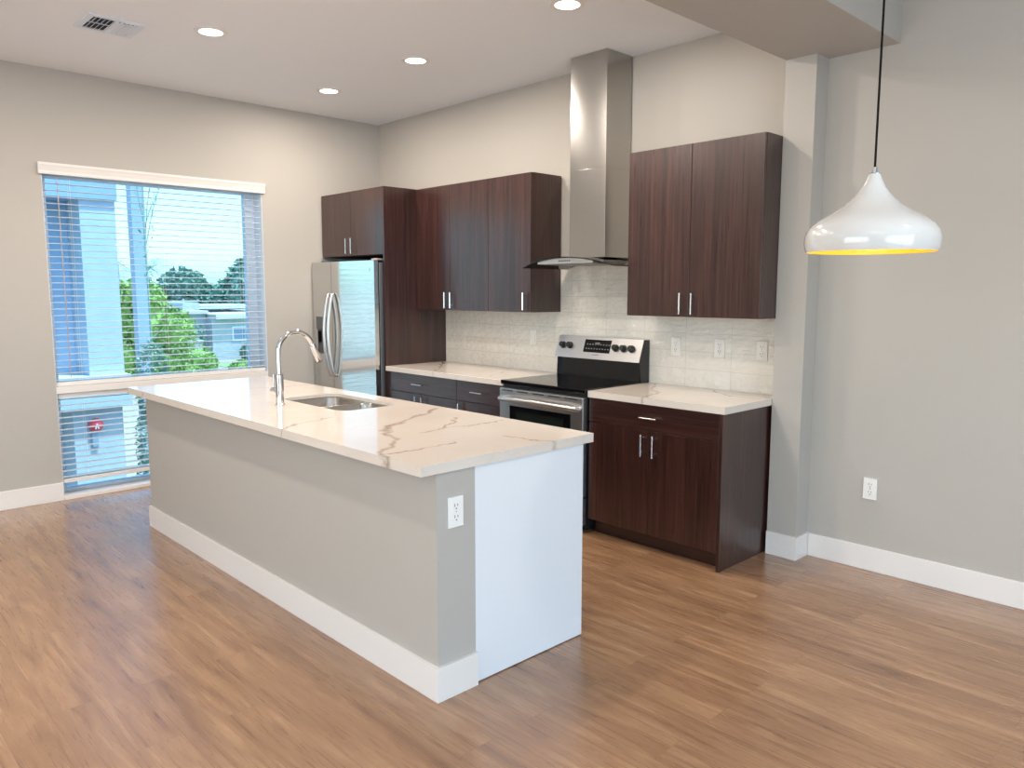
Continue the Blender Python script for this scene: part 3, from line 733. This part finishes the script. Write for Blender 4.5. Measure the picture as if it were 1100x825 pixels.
def foliage(bm, blobs, n, size, flat=.0):
    for (cx, cy, cz, rx, ry, rz), k in zip(blobs, [n//len(blobs)]*len(blobs)):
        for _ in range(k):
            d = Vector((random.gauss(0, 1), random.gauss(0, 1), random.gauss(0, 1))).normalized()*(random.uniform(.55, 1.0)**.5)
            p = Vector((cx+d.x*rx, cy+d.y*ry, cz+d.z*rz)); s = size*random.uniform(.6, 1.3)
            a = Vector((random.gauss(0, 1), random.gauss(0, 1), random.gauss(0, .6))).normalized(); b = a.orthogonal().normalized()
            b = (b + a.cross(b)*random.uniform(-1, 1)).normalized()
            v = [bm.verts.new(p + a*s), bm.verts.new(p + b*s*.5), bm.verts.new(p - a*s), bm.verts.new(p - b*s*.5)]
            bm.faces.new(v)
def core(bm, blobs, f=.72):
    for cx, cy, cz, rx, ry, rz in blobs:
        r = bmesh.ops.create_icosphere(bm, subdivisions=2, radius=1)
        for v in r['verts']:
            q = 1 + random.uniform(-.12, .12); v.co = Vector((cx+v.co.x*rx*f*q, cy+v.co.y*ry*f*q, cz+v.co.z*rz*f*q))
def tree(name, base, h, blobs, leafm, n, size, label, cat='tree', group=None, solid=True, tr=.12):
    t = thing(name, base, label, cat, group); bx, by, bz = base
    B_ = [(bx+a, by+b, bz+c, rx, ry, rz) for a, b, c, rx, ry, rz in blobs]
    bm = bmesh.new()
    if solid: core(bm, B_)
    foliage(bm, B_, n, size); new('foliage', bm, leafm, t)
    bm = bmesh.new(); tube(bm, [(bx, by, bz-.02), (bx+.03*h, by, bz+h*.4), (bx, by+.02*h, bz+h*.7)], [tr, tr*.8, tr*.4], 10)
    for b in B_[:4]: tube(bm, [(bx+.02*h, by, bz+h*.35), (b[0], b[1], b[2])], [tr*.5, tr*.15], 7)
    new('trunk', bm, bark, t); return t

# dir helpers: each thing stands at its real place on the ground
tree('lime_tree', (-32.5, 8.6, G), 5.4, [(0, 0, 3.2, 1.5, 1.5, 1.7), (-.5, -1.1, 3.6, 1.3, 1.3, 1.7), (.4, 1.0, 2.8, 1.2, 1.2, 1.3), (0, -.2, 4.4, 1.2, 1.2, 1.0), (.3, .6, 1.4, 1.2, 1.2, 1.0), (-.2, -1.3, 1.6, 1.4, 1.4, 1.4)], leaf_m['lime'], 7000, .13, 'bright lime green bushy tree behind the pale column')
tree('round_tree', (-73, 26.2, G), 8, [(0, -.4, 4.6, 2.2, 2.6, 2.5), (-.4, 0, 3.0, 2.4, 3.2, 2.2), (-.6, -2.0, 3.6, 1.6, 1.7, 2.0), (0, 1.5, 3.4, 2.5, 2.5, 2.2)], leaf_m['deep'], 6000, .34, 'left of the two large dark green trees behind the low building', group='large dark trees behind the low building', tr=.3)
tree('round_tree', (-62, 27.6, G), 9, [(0, 0, 4.9, 1.9, 2.2, 2.9), (.4, 2.6, 4.3, 2.2, 2.6, 2.8), (0, -1.6, 3.6, 1.8, 1.9, 2.3), (.3, 1.0, 2.4, 2.6, 3.4, 2.3)], leaf_m['deep'], 6500, .34, 'right of the two large dark green trees, taller with pointed crown', group='large dark trees behind the low building', tr=.35)
# shrubs in front of the low building
def shrub(x, y, r, h, label, lm='lime', z=0):
    tree('shrub', (x, y, G+z), h, [(0, 0, h*.5, r, r, h*.55), (r*.4, r*.4, h*.4, r*.7, r*.7, h*.42), (-r*.3, -r*.5, h*.45, r*.7, r*.7, h*.45)], leaf_m[lm], 1500, .09, label, 'shrub', 'shrubs beside the low wall', tr=.05)
shrub(-38.6, 11.0, .75, 1.35, 'left rounded green shrub in front of the low wall')
shrub(-37.8, 13.2, .85, 1.7, 'tallest bright green shrub at the centre in front of the low wall')
shrub(-36.0, 14.9, .6, .9, 'low spreading green shrub at the lawn edge')
shrub(-36.6, 12.2, .65, .75, 'low green shrub between the two rounded shrubs')
shrub(-45.3, 19.6, .45, 1.2, 'dark shrub against the building right of the entrance', 'deep', 0)
# climbing columns of greenery on the facade
# low building
t = thing('low_building', (-50, 18, G), 'single-storey grey building with white flat roof behind the shrubs', 'building')
rend = noisy('grey_render', (.36, .39, .41), (.41, .44, .46), 3); roofw = noisy('white_roof', (.50, .46, .45), (.55, .52, .50), 1)
new('wall', B((-58, -47.5, 12.2, 17.6, G, -.10), (-58, -46.5, 17.6, 25, G, -.45)), rend, t)
new('roof', B((-58.3, -47.2, 12.0, 17.7, -.10, .12), (-58.3, -46.0, 17.7, 25.2, -.45, -.12)), roofw, t)
new('parapet', B((-58, -50, 17.0, 18.2, .12, .62)), rend, t)
new('roof_edge', B((-58, -52, 12.4, 24, .12, .40)), roofw, t)
d_ = new('window', B((-46.49, -46.44, 19.0, 20.4, -2.0, -1.0)), frame_white, t); new('pane', B((-46.435, -46.42, 19.1, 20.3, -1.9, -1.1)), mat('pane_blue', (.20, .28, .38), .2), d_)
for y in (15.4, 16.1, 16.85):
    bm = bmesh.new(); B_ = [(-46.6, y, G+2.0, .25, .22, .5), (-46.6, y+.1, G+1.2, .18, .18, .6)]
    foliage(bm, B_, 300, .09); tube(bm, [(-46.6, y, G-.01), (-46.6, y, G+2.2)], .04, 6)
    tag(new('climbing_vine', bm, leaf_m['deep']), 'narrow climbing vine against the grey wall of the low building', 'vine', 'climbing vines on the low building')
# low garden wall
t = thing('garden_wall', (-41, 11.5, G), 'mauve-grey stepped garden wall in front of the low building', 'wall')
mv = noisy('mauve_render', (.38, .34, .36), (.43, .39, .41), 3)
new('wall_run', B((-43.5, -43.2, 9.4, 15.6, G, -1.75)), mv, t); new('cap', B((-43.55, -43.15, 9.35, 15.65, -1.75, -1.65)), roofw, t)
tag(new('block_stack', B((-40.4, -39.9, 11.9, 12.5, G, G+.55), (-40.4, -39.9, 12.55, 13.0, G, G+.55), (-40.4, -39.9, 12.1, 12.8, G+.56, G+1.05)), mat('white_block', (.45, .47, .48), .8), bevel=.02), 'stack of white blocks between the green shrubs', 'blocks')
# young twiggy tree close to the window
bx, by = -4.30, -.70
t = thing('young_tree', (bx, by, G), 'slender young tree with sparse pale leaves and bare forked top twigs', 'tree')
bm = bmesh.new(); tube(bm, [(bx, by, G-.01), (bx+.02, by-.03, -1), (bx-.02, by+.02, 1.0), (bx, by, 2.1)], [.030, .024, .014, .007], 8)
for dx, dy, z0, ln in [(0, .26, 2.05, .95), (0, .02, 2.1, .9), (.03, .12, 2.12, .9), (0, .20, 2.3, .5), (-.02, -.05, 2.4, .45), (0, .14, 1.75, .12)]:
    p0 = Vector((bx, by, z0)); p1 = p0 + Vector((dx, dy, ln)); tube(bm, [p0, (p0+p1)/2+Vector((0, -.015, .02)), p1], [.007, .006, .004], 6)
    for k in range(7):
        s = random.uniform(.3, 1); q = p0.lerp(p1, s); tube(bm, [q, q+Vector((random.uniform(-.05, .05), random.uniform(-.06, .06), random.uniform(.02, .10)))], .003, 5)
for k in range(46):
    z = random.uniform(-2.4, .9); a = random.uniform(0, 6.3); q = Vector((bx, by, z)); r_ = random.uniform(.12, .30)
    tube(bm, [q, q+Vector((math.cos(a)*r_, math.sin(a)*r_, .14))], [.006, .002], 5)
new('branches', bm, leaf_m['silver'], t)
bm = bmesh.new(); foliage(bm, [(bx, by, .35, .22, .22, .55), (bx, by, -.5, .26, .26, .6), (bx, by, -1.3, .32, .34, .7)], 4200, .028)
foliage(bm, [(bx, by+.03, 1.75, .05, .06, .10), (bx, by+.02, 2.25, .06, .10, .35)], 60, .022)
new('foliage', bm, leaf_m['silver'], t)
# low pinkish planting under it
bm = bmesh.new(); foliage(bm, [(-7.5, .6, G+.3, .6, .6, .35)], 500, .05); tube(bm, [(-7.5, .6, G-.01), (-7.5, .6, G+.4)], .02, 6)
tag(new('flowering_shrub', bm, noisy('pink_leaves', (.65, .25, .25), (.80, .45, .42), 5)), 'low pink flowering shrub at the foot of the young tree', 'shrub')

def palm(x, y, h, label):
    t = thing('palm_tree', (x, y, G), label, 'palm tree', 'distant palm trees')
    bm = bmesh.new(); tube(bm, [(x, y, G-.05), (x+.2, y, G+h*.5), (x, y, G+h)], [.25, .2, .16], 8); new('trunk', bm, bark, t)
    bm = bmesh.new()
    for k in range(16):
        a = k*2*math.pi/16 + random.uniform(-.2, .2); e = random.uniform(-.2, .8); pv = None
        for s in range(5):
            r_ = 1.7*s/4; p = Vector((x+math.cos(a)*r_, y+math.sin(a)*r_, G+h+e*r_-.35*r_*r_)); wd = .22*(1-s/4.6)
            sd = Vector((-math.sin(a), math.cos(a), 0))*wd; cur = (bm.verts.new(p+sd), bm.verts.new(p-sd))
            if pv: bm.faces.new((pv[0], pv[1], cur[1], cur[0]))
            pv = cur
    new('fronds', bm, leaf_m['deep'], t)
palm(-102, 28.6, 8.3, 'left of the two small distant palm trees beside the pale column')
palm(-97, 30.6, 7.6, 'right of the two small distant palm trees beside the pale column')
def util(x, y, h, label):
    t = thing('utility_pole', (x, y, G), label, 'utility pole', 'distant utility poles')
    bm = bmesh.new(); tube(bm, [(x, y, G-.05), (x, y, G+h)], .08, 8); new('pole', bm, roofw, t)
    new('crossarm', B((x-.05, x+.05, y-1.3, y+1.3, G+h-.3, G+h-.15)), roofw, t)
util(-62, 21.6, 4.1, 'left white utility pole with crossarm in front of the dark trees')
util(-57, 26.2, 4.6, 'right white utility pole with crossarm in front of the dark trees')
# hill
bm = bmesh.new(); NX, NY = 40, 12; gv = []
for i in range(NX+1):
    row = []
    for j in range(NY+1):
        u = i/NX; v = j/NY; yy = 130 + u*220; xx = -640 + v*120
        hh = (24*math.exp(-((u-.34)/.07)**2) + 17*math.exp(-((u-.22)/.10)**2) + 7*math.exp(-((u-.60)/.18)**2) + 2*math.sin(u*37)+1.4*math.sin(u*71+v*9))*math.sin(math.pi*v)
        row.append(bm.verts.new((xx, yy, G - 1 + max(0, hh))))
    gv.append(row)
for i in range(NX):
    for j in range(NY): bm.faces.new((gv[i][j], gv[i+1][j], gv[i+1][j+1], gv[i][j+1]))
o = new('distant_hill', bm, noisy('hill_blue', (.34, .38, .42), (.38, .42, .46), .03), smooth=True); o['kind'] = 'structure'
